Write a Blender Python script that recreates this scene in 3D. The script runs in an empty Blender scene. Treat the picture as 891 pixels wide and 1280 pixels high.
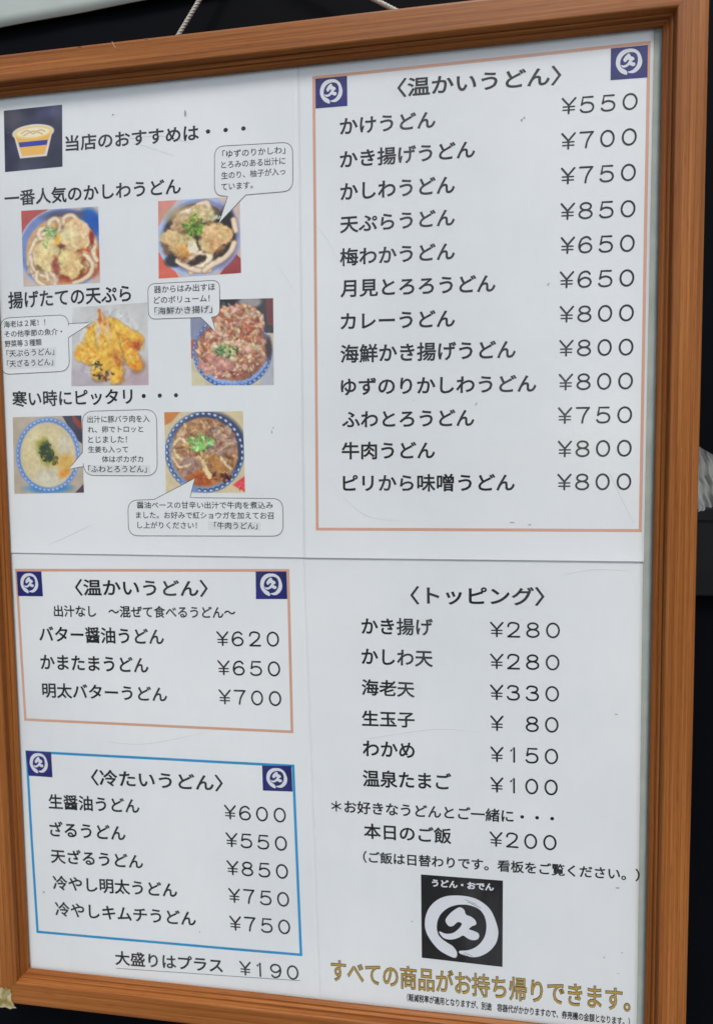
import bpy, bmesh, math, random
import numpy as np
from mathutils import Matrix, Vector
from mathutils.geometry import tessellate_polygon

# ------------------------------------------------------------------ camera, sky, sun, exposure
# Board space: x right, y up, z out of the wall, millimetres, origin at the middle of the frame opening.
HEIGHT = 1.45
def V(x, y, z=0.0):
    return Vector((x / 1000, -z / 1000, HEIGHT + y / 1000))

S = bpy.context.scene
cam = bpy.data.cameras.new('camera'); camo = bpy.data.objects.new('camera', cam)
S.collection.objects.link(camo); S.camera = camo
cam.sensor_fit = 'HORIZONTAL'; cam.sensor_width = 36; cam.lens = 29.594
cam.clip_start = 0.01; cam.clip_end = 500
RIGHT = Vector((0.99113114, -0.01138026, -0.1323992))
DOWN = Vector((-0.00351665, -0.99822354, 0.05947605))
FWD = Vector((-0.13284085, -0.05848297, -0.98941046))
def dirw(v): return Vector((v[0], -v[2], v[1])).normalized()
m = Matrix((dirw(RIGHT), -dirw(DOWN), -dirw(FWD))).transposed().to_4x4()
m.translation = V(78.845, 47.433, 356.896)
camo.matrix_world = m
cam.dof.use_dof = True; cam.dof.focus_distance = 0.352; cam.dof.aperture_fstop = 9.0

SUN_EL, SUN_AZ = math.radians(56), math.radians(14)   # azimuth measured from straight out of the wall towards the right
W = bpy.data.worlds.new('World'); S.world = W; W.use_nodes = True
nt = W.node_tree; bgn = nt.nodes['Background']
sky = nt.nodes.new('ShaderNodeTexSky'); sky.sky_type = 'NISHITA'; sky.sun_disc = False
sky.sun_elevation = SUN_EL; sky.air_density = 1.0; sky.dust_density = 3.0; sky.ozone_density = 1.5
sd = Vector((math.sin(SUN_AZ) * math.cos(SUN_EL), -math.cos(SUN_AZ) * math.cos(SUN_EL), math.sin(SUN_EL)))
sky.sun_rotation = math.atan2(sd.x, sd.y)
# broken bright cloud over the whole sky
wtc = nt.nodes.new('ShaderNodeTexCoord'); wmp = nt.nodes.new('ShaderNodeMapping'); wmp.inputs['Scale'].default_value = (1, 1, 2.2)
wnz = nt.nodes.new('ShaderNodeTexNoise'); wnz.inputs['Scale'].default_value = 2.3; wnz.inputs['Detail'].default_value = 5.0
wcr = nt.nodes.new('ShaderNodeValToRGB'); wcr.color_ramp.elements[0].position = .42; wcr.color_ramp.elements[0].color = (.55, .55, .55, 1)
wcr.color_ramp.elements[1].position = .62; wcr.color_ramp.elements[1].color = (1, .985, .96, 1)
wmx = nt.nodes.new('ShaderNodeVectorMath'); wmx.operation = 'MULTIPLY'; wsc = nt.nodes.new('ShaderNodeVectorMath'); wsc.operation = 'SCALE'; wsc.inputs[3].default_value = 1.7
nt.links.new(wtc.outputs['Generated'], wmp.inputs[0]); nt.links.new(wmp.outputs[0], wnz.inputs['Vector']); nt.links.new(wnz.outputs['Fac'], wcr.inputs[0])
nt.links.new(sky.outputs[0], wmx.inputs[0]); nt.links.new(wcr.outputs[0], wmx.inputs[1]); nt.links.new(wmx.outputs[0], wsc.inputs[0]); nt.links.new(wsc.outputs[0], bgn.inputs[0]); bgn.inputs[1].default_value = 0.075
sl = bpy.data.lights.new('sun', 'SUN'); slo = bpy.data.objects.new('sun', sl); S.collection.objects.link(slo)
sl.energy = 1.5; sl.angle = math.radians(17); sl.color = (1.0, 0.97, 0.93)
slo.rotation_euler = sd.to_track_quat('Z', 'Y').to_euler(); slo.location = (0.5, -2, 3)
S.view_settings.view_transform = 'Standard'; S.view_settings.look = 'None'
S.view_settings.exposure = 0.48; S.view_settings.gamma = 1.0; S.view_settings.use_curve_mapping = False
S.cycles.max_bounces = 8; S.cycles.transparent_max_bounces = 12

rnd = random.Random(7)
COL = S.collection

# ------------------------------------------------------------------ layout, millimetres on the board
TEXT = [
    ('UR', 't', '〈温かいうどん〉', 57.65, 269.18, 150.17, 267.46, 10.94),
    ('UR', 't', 'かけうどん', 23.62, 250.87, 79.87, 250.22, 9.83),
    ('UR', 'p', '¥550', 150.31, 251.28, 191.11, 250.26, 9.16),
    ('UR', 't', 'かき揚げうどん', 23.37, 231.61, 102.55, 231.4, 10.32),
    ('UR', 'p', '¥700', 150.25, 231.84, 190.98, 231.15, 9.44),
    ('UR', 't', 'かしわうどん', 23.38, 213.17, 90.96, 212.52, 10.17),
    ('UR', 'p', '¥750', 150.19, 212.73, 190.84, 211.91, 9.51),
    ('UR', 't', '天ぷらうどん', 22.87, 193.93, 90.93, 193.75, 10.24),
    ('UR', 'p', '¥850', 150.13, 193.03, 190.93, 192.07, 9.57),
    ('UR', 't', '梅わかうどん', 22.62, 174.78, 90.9, 174.38, 10.55),
    ('UR', 'p', '¥650', 150.3, 174.1, 190.78, 173.02, 9.63),
    ('UR', 't', '月見とろろうどん', 22.63, 156.2, 114.19, 154.36, 10.57),
    ('UR', 'p', '¥650', 150.0, 154.82, 190.86, 153.8, 9.7),
    ('UR', 't', 'カレーうどん', 22.37, 137.05, 90.84, 135.72, 10.2),
    ('UR', 'p', '¥800', 150.17, 135.41, 190.93, 134.47, 9.53),
    ('UR', 't', '海鮮かき揚げうどん', 22.11, 117.03, 125.86, 115.85, 11.17),
    ('UR', 'p', '¥800', 150.1, 116.11, 191.01, 115.25, 9.59),
    ('UR', 't', 'ゆずのりかしわうどん', 22.11, 97.62, 137.7, 96.11, 10.49),
    ('UR', 'p', '¥800', 150.03, 96.68, 191.08, 96.12, 9.66),
    ('UR', 't', 'ふわとろうどん', 22.62, 78.07, 102.13, 77.26, 10.13),
    ('UR', 'p', '¥750', 149.73, 77.37, 190.92, 76.88, 9.72),
    ('UR', 't', '牛肉うどん', 22.12, 58.67, 78.95, 58.05, 10.74),
    ('UR', 'p', '¥800', 149.89, 57.92, 190.99, 57.74, 9.79),
    ('UR', 't', 'ピリから味噌うどん', 22.63, 38.88, 125.73, 38.29, 10.72),
    ('UR', 'p', '¥800', 149.82, 38.58, 191.05, 38.47, 9.85),
    ('LR', 't', '〈トッピング〉', 63.56, -30.73, 143.27, -30.32, 11.6),
    ('LR', 't', 'かき揚げ', 33.2, -50.25, 77.32, -49.93, 10.85),
    ('LR', 'p', '¥280', 111.51, -49.84, 152.22, -49.56, 9.54),
    ('LR', 't', 'かしわ天', 32.99, -69.36, 77.25, -69.51, 10.4),
    ('LR', 'p', '¥280', 111.55, -69.42, 152.15, -69.1, 9.6),
    ('LR', 't', '海老天', 32.77, -88.85, 66.02, -89.12, 10.49),
    ('LR', 'p', '¥330', 111.58, -88.61, 152.07, -88.26, 9.67),
    ('LR', 't', '生玉子', 32.82, -108.72, 65.91, -108.24, 10.29),
    ('LR', 'p', '¥ 80', 111.87, -107.91, 151.99, -107.29, 9.73),
    ('LR', 't', 'わかめ', 33.13, -127.9, 65.8, -127.75, 10.09),
    ('LR', 'p', '¥150', 111.9, -127.35, 151.92, -126.95, 9.79),
    ('LR', 't', '温泉たまご', 32.92, -147.76, 88.38, -147.04, 11.18),
    ('LR', 'p', '¥100', 111.94, -146.64, 151.84, -146.23, 9.85),
    ('LR', 't', '＊お好きなうどんとご一緒に・・・', 12.51, -165.95, 149.82, -165.08, 8.51),
    ('LR', 't', '本日のご飯', 33.34, -181.92, 88.32, -181.63, 10.49),
    ('LR', 'p', '¥200', 111.51, -181.22, 151.4, -180.84, 9.7),
    ('LR', 't', '（ご飯は日替わりです。看板をご覧ください。）', 32.64, -197.79, 199.56, -196.44, 7.95),
    ('LR', 'g', 'すべての商品がお持ち帰りできます。', 10.63, -280.17, 195.66, -280.21, 16.39),
    ('LR', 'b', '（軽減税率が適用となりますが、別途\u3000容器代がかかりますので、券売機の金額となります。）', 59.88, -287.86, 195.39, -288.71, 5.53),
    ('LL', 't', '〈温かいうどん〉', -157.92, -28.74, -65.77, -28.23, 11.37),
    ('LL', 't', '出汁なし\u3000〜混ぜて食べるうどん〜', -173.82, -43.31, -47.65, -41.88, 8.09),
    ('LL', 't', 'バター醤油うどん', -185.34, -60.44, -96.53, -60.25, 10.88),
    ('LL', 'p', '¥620', -60.83, -59.99, -19.42, -59.32, 9.8),
    ('LL', 't', 'かまたまうどん', -185.17, -79.39, -107.86, -79.26, 10.48),
    ('LL', 'p', '¥650', -60.61, -79.09, -19.09, -78.61, 9.86),
    ('LL', 't', '明太バターうどん', -184.76, -98.92, -95.53, -98.54, 10.52),
    ('LL', 'p', '¥700', -60.39, -98.3, -18.76, -98.01, 9.92),
    ('LL', 't', '〈冷たいうどん〉', -151.65, -158.11, -58.98, -156.89, 11.57),
    ('LL', 't', '生醤油うどん', -183.55, -176.49, -117.5, -175.62, 10.56),
    ('LL', 'p', '¥600', -58.72, -175.32, -17.15, -174.88, 9.92),
    ('LL', 't', 'ざるうどん', -183.63, -195.84, -128.2, -195.08, 10.9),
    ('LL', 'p', '¥550', -58.21, -194.09, -16.79, -193.88, 9.97),
    ('LL', 't', '天ざるうどん', -183.7, -215.04, -116.29, -214.23, 10.69),
    ('LL', 'p', '¥850', -57.96, -213.23, -16.43, -212.74, 10.03),
    ('LL', 't', '冷やし明太うどん', -182.96, -234.28, -92.69, -232.32, 10.71),
    ('LL', 'p', '¥750', -57.2, -232.18, -16.06, -231.7, 10.09),
    ('LL', 't', '冷やしキムチうどん', -182.19, -253.1, -80.13, -250.98, 10.74),
    ('LL', 'p', '¥750', -56.94, -251.27, -15.69, -250.53, 10.15),
    ('LL', 't', '大盛りはプラス', -139.06, -284.07, -62.19, -281.85, 10.48),
    ('LL', 'p', '¥190', -50.76, -281.89, -10.71, -281.33, 9.98),
    ('UL', 't', '当店のおすすめは・・・', -152.21, 255.76, -34.11, 254.9, 9.87),
    ('UL', 't', '一番人気のかしわうどん', -196.01, 224.97, -76.32, 224.09, 10.13),
    ('UL', 't', '揚げたての天ぷら', -196.74, 159.95, -111.31, 160.28, 11.09),
    ('UL', 't', '寒い時にピッタリ・・・', -197.09, 96.5, -82.13, 95.65, 10.58),
    ('UL', 's', '「ゆずのりかしわ」', -49.17, 243.45, -9.72, 242.98, 4.63),
    ('UL', 's', 'とろみのある出汁に', -50.01, 237.34, -9.84, 236.7, 4.43),
    ('UL', 's', '生のり、柚子が入っ', -50.18, 230.95, -9.96, 230.61, 4.44),
    ('UL', 's', 'ています。', -50.35, 224.33, -30.29, 224.12, 4.26),
    ('UL', 's', '器からはみ出すほ', -95.97, 164.84, -55.84, 164.5, 4.62),
    ('UL', 's', 'どのボリューム！', -96.19, 158.41, -59.52, 157.9, 4.41),
    ('UL', 's', '「海鮮かき揚げ」', -95.94, 151.49, -58.07, 151.02, 4.64),
    ('UL', 's', '海老は２尾！！', -200.7, 148.12, -171.0, 148.4, 4.37),
    ('UL', 's', 'その他季節の魚介・', -200.5, 141.85, -159.44, 141.94, 4.37),
    ('UL', 's', '野菜等３種類', -200.56, 135.57, -174.13, 135.66, 4.39),
    ('UL', 's', '「天ぷらうどん」', -199.6, 129.02, -165.54, 129.33, 4.63),
    ('UL', 's', '「天ざるうどん」', -199.67, 122.49, -166.6, 122.69, 4.64),
    ('UL', 's', '出汁に豚バラ肉を入', -144.29, 84.89, -101.57, 84.34, 4.59),
    ('UL', 's', 'れ、卵でトロッと', -144.3, 78.4, -106.18, 78.05, 4.38),
    ('UL', 's', 'とじました！', -144.32, 71.9, -117.45, 71.62, 4.39),
    ('UL', 's', '生姜も入って', -144.57, 65.62, -116.95, 65.15, 4.4),
    ('UL', 's', '体はポカポカ', -135.3, 59.18, -106.85, 58.77, 4.4),
    ('UL', 's', '「ふわとろうどん」', -145.1, 52.78, -104.62, 52.28, 4.64),
    ('UL', 's', '醤油ベースの甘辛い出汁で牛肉を煮込み', -112.31, 29.16, -21.64, 28.54, 4.58),
    ('UL', 's', 'ました。お好みで紅ショウガを加えてお召', -113.04, 22.63, -21.3, 21.99, 4.59),
    ('UL', 's', 'し上がりください！\u3000「牛肉うどん」', -112.28, 16.09, -31.92, 15.65, 4.61),
]
BOX_UR = [(7.5, 286.06), (197.53, 286.26), (197.33, 14.15), (5.42, 14.95)]
BOX_L = [(-200.79, -11.08), (-12.02, -9.45), (-11.31, -115.28), (-199.12, -115.49)]
BOX_B = [(-199.29, -136.21), (-11.05, -135.93), (-8.01, -264.49), (-197.17, -266.77)]
LOGOS = [
    [(9.31, 284.46), (28.31, 284.33), (28.34, 267.28), (9.19, 267.48)],
    [(176.59, 284.34), (196.1, 284.22), (196.14, 266.94), (176.64, 267.39)],
    [(-199.71, -12.85), (-181.58, -12.67), (-181.2, -29.5), (-199.47, -29.52)],
    [(-33.91, -11.16), (-13.83, -10.96), (-13.7, -28.55), (-34.07, -28.88)],
    [(-198.95, -136.53), (-180.14, -136.56), (-179.87, -154.11), (-197.7, -153.91)],
    [(-32.46, -137.64), (-13.01, -136.88), (-12.53, -153.78), (-32.18, -154.25)],
]
BIGLOGO = [(69.24, -202.59), (119.62, -202.59), (119.51, -258.51), (69.49, -257.67)]
LOGO_WORDS = [(76.0, -209.9), (114.2, -209.67), (76.02, -204.7)]
ENSO = [(90.56, -255.52), (85.11, -253.99), (80.01, -251.03), (75.27, -245.7), (72.36, -240.19), (71.51, -234.86), (72.41, -228.62), (75.0, -223.0), (79.39, -218.4), (84.48, -215.66), (90.26, -214.55), (96.74, -214.44), (102.47, -215.38), (107.47, -217.82), (111.74, -221.6), (114.6, -227.03), (116.6, -233.66), (116.75, -238.21), (115.35, -243.67), (111.79, -248.6), (107.51, -251.94), (103.2, -253.69), (98.88, -253.74), (93.46, -252.37), (93.1, -250.64), (97.44, -249.89), (101.76, -248.08), (105.71, -244.62), (108.56, -239.76), (109.63, -234.33), (109.26, -229.04), (107.47, -224.65), (104.62, -221.87), (100.32, -220.35), (96.01, -219.98), (90.97, -220.81), (85.91, -223.17), (81.91, -226.98), (79.71, -231.4), (78.96, -236.47), (79.9, -241.0), (82.22, -243.86), (85.85, -246.2), (89.12, -248.19), (91.51, -251.8)]
KANJI = [(93.49, -221.96), (96.01, -223.4), (97.09, -226.36), (100.32, -227.58), (102.83, -229.64), (103.33, -232.26), (101.04, -233.62), (98.88, -235.73), (101.76, -236.6), (104.63, -237.85), (105.2, -240.09), (103.91, -242.12), (101.04, -242.79), (98.16, -241.92), (95.28, -240.29), (92.39, -242.1), (88.04, -243.68), (83.68, -243.33), (81.14, -240.88), (80.63, -239.01), (84.41, -240.18), (88.77, -239.38), (92.4, -236.35), (94.57, -232.7), (92.04, -231.79), (89.14, -234.59), (86.61, -234.98), (84.8, -232.85), (84.58, -230.57), (87.35, -226.48), (90.97, -223.25)]
MASC = [(-193.61, 284.55), (-153.3, 284.68), (-154.69, 246.87), (-194.75, 246.64)]
PHOTOS = [
    [(-184.74, 221.69), (-131.39, 220.62), (-132.03, 173.45), (-185.3, 173.84)],
    [(-91.49, 221.06), (-38.79, 220.05), (-38.96, 174.25), (-92.57, 173.74)],
    [(-151.69, 158.9), (-100.47, 159.51), (-101.5, 107.89), (-154.58, 108.9)],
    [(-72.38, 159.43), (-19.02, 158.03), (-19.63, 105.28), (-72.74, 106.75)],
    [(-197.16, 89.91), (-148.35, 89.86), (-148.67, 39.68), (-198.37, 39.36)],
    [(-91.68, 90.47), (-39.8, 89.79), (-39.59, 38.82), (-92.12, 39.01)],
]
BUBBLES = [
    [(-54.01, 250.86), (-5.17, 249.29), (-5.47, 220.8), (-54.81, 221.02), (-34.9, 220.63), (-52.46, 204.93), (-46.31, 220.61)],
    [(-99.85, 170.82), (-52.89, 170.68), (-53.24, 148.37), (-100.11, 149.01), (-58.61, 148.4), (-55.83, 138.58), (-65.63, 148.51)],
    [(-202.96, 154.47), (-154.63, 154.5), (-155.42, 118.6), (-204.32, 117.98), (-155.26, 139.93), (-138.69, 148.76), (-154.87, 148.81)],
    [(-147.74, 92.39), (-96.69, 92.42), (-97.6, 50.12), (-148.46, 50.95), (-148.59, 65.92), (-158.93, 55.07), (-148.21, 56.8)],
    [(-118.31, 34.55), (-15.27, 35.04), (-15.49, 11.36), (-118.65, 11.39), (-76.0, 35.9), (-72.52, 48.23), (-100.31, 34.9)],
]
HILITES = [
    [(-96.25, 156.41), (-57.47, 155.82), (-57.62, 150.34), (-96.44, 150.85)],
    [(-199.87, 133.92), (-164.06, 134.33), (-164.34, 127.91), (-200.19, 127.64)],
    [(-199.68, 127.39), (-164.86, 127.7), (-165.14, 121.48), (-200.0, 121.1)],
    [(-145.15, 57.69), (-102.01, 57.08), (-102.19, 51.79), (-145.38, 52.09)],
    [(-64.43, 20.7), (-29.95, 20.19), (-30.06, 14.97), (-64.59, 15.18)],
]
UNDERLINE = [(-138.36, -286.32), (-9.99, -281.5)]
OPEN_W, OPEN_H, OCX, OCY = 405.26, 582.91, 0.41, 0.24
MARKS = [('UL', -72.1, 272.4, 1.0, 2.2, 0.1), ('UL', -119.3, 275.7, 0.7, 0.5, 0), ('UR', 128.7, 250.3, 0.8, 0.6, 0.3), ('UR', 144.0, 157.7, 1, 0.35, 0.7), ('UR', 103.2, 90.2, 1.2, 0.5, 0.9), ('UR', 124.3, 19.8, 1.8, 0.35, 0), ('UR', 134.4, 18.4, 1.2, 0.3, 0.1), ('LR', 184.8, -94.4, 1.1, 0.4, 0), ('LR', 187.2, -201.3, 1.6, 0.4, 0), ('LR', 179.9, -246.0, 0.9, 0.4, -0.5), ('LR', 190.1, -242.0, 0.9, 0.35, -0.2), ('LR', 63.5, -234.0, 0.6, 0.5, 0), ('LR', 188.4, -255.4, 0.8, 0.3, 0), ('UR', 130.0, 251.5, 0.7, 0.5, 0), ('LL', -190.2, -236.3, 0.8, 0.8, 0), ('LL', -77.7, -254.4, 0.5, 0.5, 0), ('UL', -21.5, 76.4, 0.4, 1.2, 0), ('UL', -20.4, 78.9, 0.4, 0.8, 0)]
CREASES = [('UL', [(-176.2, 4.7), (-158.6, 12.2), (-142.5, 19.1)], 0.9), ('UL', [(-16.9, 178.4), (-9.6, 168.4), (-3.8, 157.6)], 0.5), ('UR', [(6.9, 201.5), (15.5, 190.6), (22.7, 176.1)], 0.5), ('UL', [(-189.6, 203.7), (-167.5, 193.2), (-140.0, 189.6)], 0.5), ('UL', [(-115.6, 260.0), (-89.1, 260.1), (-68.6, 253.6)], 0.6), ('LR', [(32.6, -117.5), (76.6, -108.7), (105.7, -108.8)], 0.6), ('LR', [(152.1, -12.0), (170.2, -8.1), (192.5, -8.8)], 0.6), ('UR', [(178.4, 49.1), (189.8, 25.8), (193.4, 18.8)], 0.5), ('LL', [(-147.2, -126.3), (-113.0, -127.4), (-68.4, -117.1)], 0.6), ('UR', [(11.0, 51.2), (33.2, 26.3), (57.7, 20.4)], 0.5), ('UL', [(-107.7, 256.9), (-99.8, 255.2), (-79.1, 246.8)], 0.4)]

# ------------------------------------------------------------------ helpers
def lin(c):
    return tuple((x / 255 / 12.92) if x / 255 <= 0.04045 else ((x / 255 + 0.055) / 1.055) ** 2.4 for x in c[:3])
def obj(name, me, mat=None, parent=None):
    o = bpy.data.objects.new(name, me); COL.objects.link(o)
    if mat and not me.materials: me.materials.append(mat)
    if parent: o.parent = parent
    return o
def mesh(name, vs, fs, smooth=False):
    me = bpy.data.meshes.new(name); me.from_pydata([tuple(v) for v in vs], [], fs); me.update()
    if smooth:
        for p in me.polygons: p.use_smooth = True
    return me
def tag(o, label=None, cat=None, group=None, kind=None):
    for k, v in (('label', label), ('category', cat), ('group', group), ('kind', kind)):
        if v: o[k] = v
    return o
def mat(name, col, rough=0.6, spec=0.3, metallic=0.0):
    mm = bpy.data.materials.new(name); mm.use_nodes = True
    b = mm.node_tree.nodes['Principled BSDF']
    b.inputs['Base Color'].default_value = (*col, 1); b.inputs['Roughness'].default_value = rough
    b.inputs['Specular IOR Level'].default_value = spec; b.inputs['Metallic'].default_value = metallic
    return mm
def node(mm, t, **kw):
    n = mm.node_tree.nodes.new(t)
    for k, v in kw.items():
        if hasattr(n, k): setattr(n, k, v)
        else: n.inputs[k].default_value = v
    return n
def varied(name, a, b, scale, rough=0.6, spec=0.3, detail=4.0, bump=0.0, stretch=(1, 1, 1), dist=0.0005):
    mm = mat(name, a, rough, spec); T = mm.node_tree; B = T.nodes['Principled BSDF']
    tc = node(mm, 'ShaderNodeTexCoord'); mp = node(mm, 'ShaderNodeMapping'); mp.inputs['Scale'].default_value = stretch
    nz = node(mm, 'ShaderNodeTexNoise', Scale=scale, Detail=detail)
    cr = node(mm, 'ShaderNodeValToRGB'); cr.color_ramp.elements[0].position = .35; cr.color_ramp.elements[1].position = .65
    cr.color_ramp.elements[0].color = (*a, 1); cr.color_ramp.elements[1].color = (*b, 1)
    T.links.new(tc.outputs['Object'], mp.inputs[0]); T.links.new(mp.outputs[0], nz.inputs['Vector'])
    T.links.new(nz.outputs['Fac'], cr.inputs[0]); T.links.new(cr.outputs[0], B.inputs['Base Color'])
    if bump:
        bp = node(mm, 'ShaderNodeBump', Strength=bump, Distance=dist)
        T.links.new(nz.outputs['Fac'], bp.inputs['Height']); T.links.new(bp.outputs[0], B.inputs['Normal'])
    return mm

# ------------------------------------------------------------------ materials
PAPER = varied('paper', (0.715, 0.745, 0.755), (0.83, 0.85, 0.85), 4.2, .5, .3, 6, .9, dist=.0035)  # broad pale and dull areas in the colour stand in for uneven glare
BACKING = varied('backing_card', (0.33, 0.375, 0.33), (0.41, 0.445, 0.40), 60, .8, .2)
INK = mat('black_ink', (0.008, 0.008, 0.010), .55)
FINE_INK = mat('fine_black_ink', (0.028, 0.028, 0.032), .55)
THIN_INK = mat('thin_line_ink', (0.10, 0.10, 0.10), .55)
NAVY = varied('navy_ink', lin((24, 26, 124)), lin((18, 32, 88)), 70, .5)
DARKNAVY = varied('dark_navy_ink', lin((44, 44, 70)), lin((30, 32, 56)), 90, .5)
BLACKPRINT = mat('black_print', (0.008, 0.008, 0.010), .5)
WHITEPRINT = mat('white_print', (0.70, 0.72, 0.76), .55)
SALMON = varied('salmon_border_ink', lin((214, 166, 146)), lin((206, 156, 128)), 12, .55)
CYAN = varied('blue_border_ink', lin((20, 148, 210)), lin((30, 142, 190)), 12, .55)
GOLD = mat('gold_ink', lin((184, 154, 74)), .5)
GOLDEDGE = mat('gold_outline_ink', lin((96, 82, 44)), .55)
HILITE = mat('grey_highlight_ink', (0.69, 0.715, 0.715), .55)

def wood_material():
    mm = mat('wood_grain_laminate', (.3, .12, .04), .42, .20)
    T = mm.node_tree; B = T.nodes['Principled BSDF']; L = T.links
    tc = node(mm, 'ShaderNodeTexCoord')
    m1 = node(mm, 'ShaderNodeMapping'); m1.inputs['Scale'].default_value = (4.5, 600, 600)
    n1 = node(mm, 'ShaderNodeTexNoise', Scale=1.0, Detail=5.0, Roughness=.62)
    m2 = node(mm, 'ShaderNodeMapping'); m2.inputs['Scale'].default_value = (3, 130, 130)
    n2 = node(mm, 'ShaderNodeTexNoise', Scale=1.0, Detail=2.0)
    m3 = node(mm, 'ShaderNodeMapping'); m3.inputs['Scale'].default_value = (90, 2600, 2600)
    n3 = node(mm, 'ShaderNodeTexNoise', Scale=1.0, Detail=2.0)
    for a, n in ((m1, n1), (m2, n2), (m3, n3)):
        L.new(tc.outputs['Object'], a.inputs[0]); L.new(a.outputs[0], n.inputs['Vector'])
    cr = node(mm, 'ShaderNodeValToRGB'); e = cr.color_ramp.elements
    e[0].position = .30; e[0].color = (*WOOD_DARK, 1); e[1].position = .66; e[1].color = (*WOOD_LIGHT, 1)
    k = e.new(.48); k.color = (*WOOD_MID, 1)
    mx = node(mm, 'ShaderNodeMix'); mx.data_type = 'RGBA'; mx.blend_type = 'MULTIPLY'
    L.new(n1.outputs['Fac'], cr.inputs[0])
    c2 = node(mm, 'ShaderNodeValToRGB'); f = c2.color_ramp.elements
    f[0].position = .3; f[0].color = (.80, .76, .73, 1); f[1].position = .7; f[1].color = (1.12, 1.12, 1.12, 1)
    L.new(n2.outputs['Fac'], c2.inputs[0])
    mx.inputs[0].default_value = 1.0
    L.new(cr.outputs[0], mx.inputs[6]); L.new(c2.outputs[0], mx.inputs[7])
    c3 = node(mm, 'ShaderNodeValToRGB'); g = c3.color_ramp.elements
    g[0].position = .34; g[0].color = (.62, .55, .5, 1); g[1].position = .44; g[1].color = (1, 1, 1, 1)
    L.new(n3.outputs['Fac'], c3.inputs[0])
    my = node(mm, 'ShaderNodeMix'); my.data_type = 'RGBA'; my.blend_type = 'MULTIPLY'; my.inputs[0].default_value = .55
    L.new(mx.outputs[2], my.inputs[6]); L.new(c3.outputs[0], my.inputs[7])
    L.new(my.outputs[2], B.inputs['Base Color'])
    bp = node(mm, 'ShaderNodeBump', Strength=.25, Distance=.0002)
    L.new(n1.outputs['Fac'], bp.inputs['Height']); L.new(bp.outputs[0], B.inputs['Normal'])
    return mm
WOOD_DARK, WOOD_MID, WOOD_LIGHT = (0.180, 0.055, 0.011), (0.272, 0.093, 0.020), (0.392, 0.152, 0.040)
WOOD = wood_material()

def glass_material():
    mm = bpy.data.materials.new('clear_acrylic'); mm.use_nodes = True; T = mm.node_tree; T.nodes.clear(); L = T.links
    out = node(mm, 'ShaderNodeOutputMaterial'); tr = node(mm, 'ShaderNodeBsdfTransparent'); tr.inputs[0].default_value = (.985, .99, .99, 1)
    gl = node(mm, 'ShaderNodeBsdfGlossy', Roughness=.03); fr = node(mm, 'ShaderNodeFresnel', IOR=1.42)
    tc = node(mm, 'ShaderNodeTexCoord')
    nb = node(mm, 'ShaderNodeTexNoise', Scale=4.5, Detail=1.5); bp = node(mm, 'ShaderNodeBump', Strength=.22, Distance=.004)
    L.new(tc.outputs['Object'], nb.inputs['Vector']); L.new(nb.outputs['Fac'], bp.inputs['Height'])
    L.new(bp.outputs[0], gl.inputs['Normal'])
    geo = node(mm, 'ShaderNodeNewGeometry'); front = node(mm, 'ShaderNodeMath', operation='SUBTRACT'); front.inputs[0].default_value = 1.0; L.new(geo.outputs['Backfacing'], front.inputs[1])
    ff = node(mm, 'ShaderNodeMath', operation='MULTIPLY'); L.new(fr.outputs[0], ff.inputs[0]); L.new(front.outputs[0], ff.inputs[1])
    mx = node(mm, 'ShaderNodeMixShader'); L.new(ff.outputs[0], mx.inputs[0]); L.new(tr.outputs[0], mx.inputs[1]); L.new(gl.outputs[0], mx.inputs[2])
    # patchy whitish smears; this diffuse haze also paints in soft glare
    df = node(mm, 'ShaderNodeBsdfDiffuse'); df.inputs[0].default_value = (.86, .90, .93, 1)
    mp = node(mm, 'ShaderNodeMapping'); mp.inputs['Scale'].default_value = (14, 14, 5); mp.inputs['Rotation'].default_value = (0, .5, 0)
    nz = node(mm, 'ShaderNodeTexNoise', Scale=1.0, Detail=6.0, Roughness=.6)
    mr = node(mm, 'ShaderNodeMapRange'); mr.inputs[1].default_value = .47; mr.inputs[2].default_value = .70; mr.inputs[3].default_value = .0; mr.inputs[4].default_value = .07
    L.new(tc.outputs['Object'], mp.inputs[0]); L.new(mp.outputs[0], nz.inputs['Vector']); L.new(nz.outputs['Fac'], mr.inputs[0])
    fg = node(mm, 'ShaderNodeMath', operation='MULTIPLY'); L.new(mr.outputs[0], fg.inputs[0]); L.new(front.outputs[0], fg.inputs[1])
    m2 = node(mm, 'ShaderNodeMixShader'); L.new(fg.outputs[0], m2.inputs[0]); L.new(mx.outputs[0], m2.inputs[1]); L.new(df.outputs[0], m2.inputs[2])
    L.new(m2.outputs[0], out.inputs[0])
    return mm
GLASS = glass_material()

# ------------------------------------------------------------------ the wall behind and what is on it
WALLM = varied('dark_navy_painted_wall', (0.0009, 0.0013, 0.0027), (0.0016, 0.0021, 0.004), 14, .7, .06, bump=.2)
def box(vs0, vs1):
    (x0, y0, z0), (x1, y1, z1) = vs0, vs1
    P = [V(x, y, z) for z in (z0, z1) for y in (y0, y1) for x in (x0, x1)]
    F = [(0, 1, 3, 2), (4, 6, 7, 5), (0, 4, 5, 1), (2, 3, 7, 6), (0, 2, 6, 4), (1, 5, 7, 3)]
    return P, F
def solid(name, a, b, material, parent=None, bev=0.0):
    P, F = box(a, b); bm = bmesh.new(); vs = [bm.verts.new(p) for p in P]
    for f in F: bm.faces.new([vs[i] for i in f])
    bmesh.ops.recalc_face_normals(bm, faces=bm.faces)
    if bev: bmesh.ops.bevel(bm, geom=list(bm.edges), offset=bev / 1000, segments=3, affect='EDGES', profile=.6)
    me = bpy.data.meshes.new(name); bm.to_mesh(me); bm.free()
    return obj(name, me, material, parent)
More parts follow.
